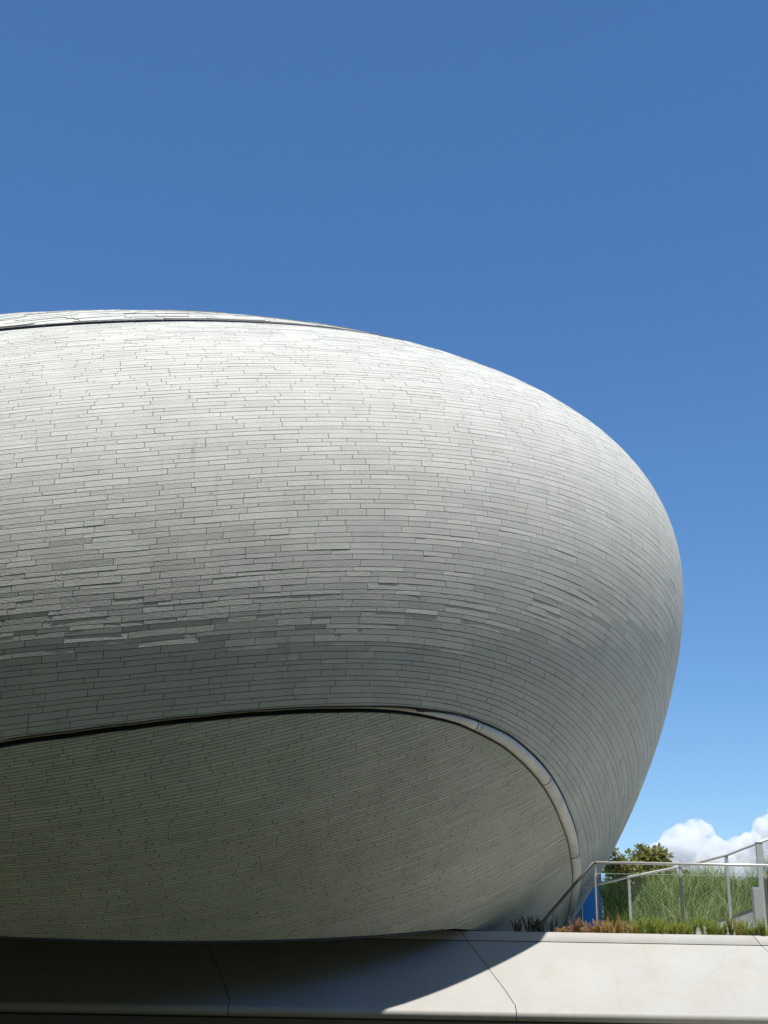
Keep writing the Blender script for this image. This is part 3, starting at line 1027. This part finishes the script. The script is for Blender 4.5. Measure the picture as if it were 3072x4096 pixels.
# foxtail ferns along the planter edge
def fern(x, y, h, nplume, tone, seed, label, mat=None, group='foxtail ferns along the plinth edge', name='foxtail_fern', spread=.5, width=.042):
    r = random.Random(seed)
    e = empty(name, (x, y, ZT - .05), label, 'plant', group)
    for k in range(nplume):
        V = []; F = []; T = []
        a = r.uniform(0, 2 * math.pi); ln = h * r.uniform(.6, 1.1); le = r.uniform(.05, spread)
        d = np.array([math.cos(a), math.sin(a) * .7, 0]); b0 = np.array([x, y, ZT - .05]) + d * r.uniform(.01, .08)
        pts = [b0 + d * ln * le * (t ** 1.6) + np.array([0, 0, ln * t * (1 - .25 * le * t)]) for t in np.linspace(0, 1, 6)]
        tn = tone + r.gauss(0, .08)
        nn = int(150 * ln / .3) + 40
        for i in range(nn):
            t = i / nn; f = t * 5; j = min(4, int(f)); p = pts[j] + (pts[j + 1] - pts[j]) * (f - j)
            ax = pts[j + 1] - pts[j]; ax /= np.linalg.norm(ax)
            rad = width * (math.sin(math.pi * min(1, (t * .9 + .12))) ** .6) * r.uniform(.7, 1.2)
            b1 = r.uniform(0, 2 * math.pi); o_ = np.array([math.cos(b1), math.sin(b1), 0]); o_ -= ax * (o_ @ ax); o_ /= np.linalg.norm(o_)
            tip = p + o_ * rad + ax * rad * r.uniform(.4, 1.0)
            s_ = np.cross(o_, ax) * r.uniform(.003, .0055); q = len(V)
            V += [p - s_, p + s_, tip]; F.append((q, q + 1, q + 2)); T.append(min(1, max(0, tn + r.gauss(0, .09))))
        mesh_obj('plume', V, F, mat or M_FERN, e, tint=T)
    return e


ordn = ['first', 'second', 'third', 'fourth', 'fifth', 'sixth', 'seventh', 'eighth', 'ninth', 'tenth', 'eleventh', 'twelfth', 'thirteenth', 'fourteenth', 'fifteenth', 'sixteenth', 'seventeenth', 'eighteenth', 'nineteenth', 'twentieth', 'twenty-first', 'twenty-second', 'twenty-third', 'twenty-fourth', 'twenty-fifth', 'twenty-sixth']
rf = random.Random(77)
xa, xb = at(2225, 3730, YT + .2)[0], at(3085, 3730, YT + .2)[0]
NF = 36
counts = {}
for i in range(NF):
    t = (i + .5) / NF
    x = xa + (xb - xa) * t + rf.uniform(-.05, .05); y = YT + rf.uniform(.06, .36)
    px = 2225 + 860 * t
    if px < 2370: tone, h, cname = .22, rf.uniform(.20, .32), 'pale rust-brown'
    elif px < 2540: tone, h, cname = .40, rf.uniform(.26, .36), 'orange and yellow-green'
    else: tone, h, cname = .80, rf.uniform(.24, .40), 'fresh green'
    tone += rf.uniform(-.10, .10)
    c = counts.get(cname, 0); counts[cname] = c + 1
    fern(x, y, h * rf.uniform(.7, 1.2), rf.randint(8, 13), tone, 200 + i, f'{cname} foxtail fern, {ordn[c]} of that colour from the left')
for i, px in enumerate((2070, 2115, 2160)):
    p = at(px, 3730, YT + .3)
    fern(p[0], YT + .3, .36, 8, .04, 300 + i, f'dark shaded fern tuft in front of the soffit, {ordn[i]} from the left')  # near-black needle tone puts the shade under the hall into the colour
for i, (px, h) in enumerate(((2145, .22), (2178, .30), (2208, .42), (2226, .40))):
    p = at(px, 3730, YT + .22)
    fern(p[0], YT + .22, h, 3, .4, 320 + i, f'dark green upright spiky succulent by the stair rail, {ordn[i]} from the left', M_DARKFERN, 'dark spiky succulents by the stair rail', 'spiky_succulent', .12, .026)


# ------------------------------------------------------------------ clouds far away
def cloud(name, px0, px1, py_base, tops, Y, label, seed):
    r = random.Random(seed); bm = bmesh.new()
    def ball(c, rad):
        bmesh.ops.create_icosphere(bm, subdivisions=2, radius=rad, matrix=Matrix.Translation(c))
    for (px, py, rp_) in tops:
        c = at(px, py, Y); R = rp_ / FPX * Y
        for _ in range(26):
            v = np.array([r.gauss(0, 1) for _ in range(3)]); v /= np.linalg.norm(v)
            rr_ = R * r.uniform(.28, .55)
            ball(Vector(c + v * (R - rr_ * .5) * np.array([1.05, .8, .9])), rr_)
        ball(Vector(c), R * .8)
    me = bpy.data.meshes.new(name); bm.to_mesh(me); bm.free()
    o = bpy.data.objects.new(name, me); COL.objects.link(o)
    me.materials.append(M_CLOUD)
    vox = 6.0 / FPX * Y
    rm = o.modifiers.new('remesh', 'REMESH'); rm.mode = 'VOXEL'; rm.voxel_size = vox; rm.use_smooth_shade = True
    for s, st_ in ((46, 24), (18, 9), (8, 3)):
        tx = bpy.data.textures.new(name + str(s), 'CLOUDS'); tx.noise_scale = s / FPX * Y; tx.noise_depth = 2
        dm = o.modifiers.new('puff', 'DISPLACE'); dm.texture = tx; dm.strength = st_ / FPX * Y; dm.mid_level = .5; dm.texture_coords = 'GLOBAL'
    return tag(o, label, 'cloud', 'cumulus clouds low over the mound')


YC = 2200.0
cloud('cumulus_cloud', 0, 0, 0, [(2625, 3455, 60), (2665, 3440, 75), (2735, 3390, 80), (2790, 3335, 55), (2745, 3345, 50), (2850, 3420, 70), (2690, 3380, 45), (2780, 3450, 90), (2890, 3470, 70)], YC,
      'tall white cumulus cloud rising behind the trees left of the end post', 5)
cloud('cumulus_cloud', 0, 0, 0, [(2975, 3430, 75), (3040, 3380, 75), (3090, 3330, 70), (3150, 3370, 110), (2930, 3450, 50), (3220, 3300, 120)], YC + 150,
      'white cumulus cloud cut by the right picture edge behind the end post', 6)
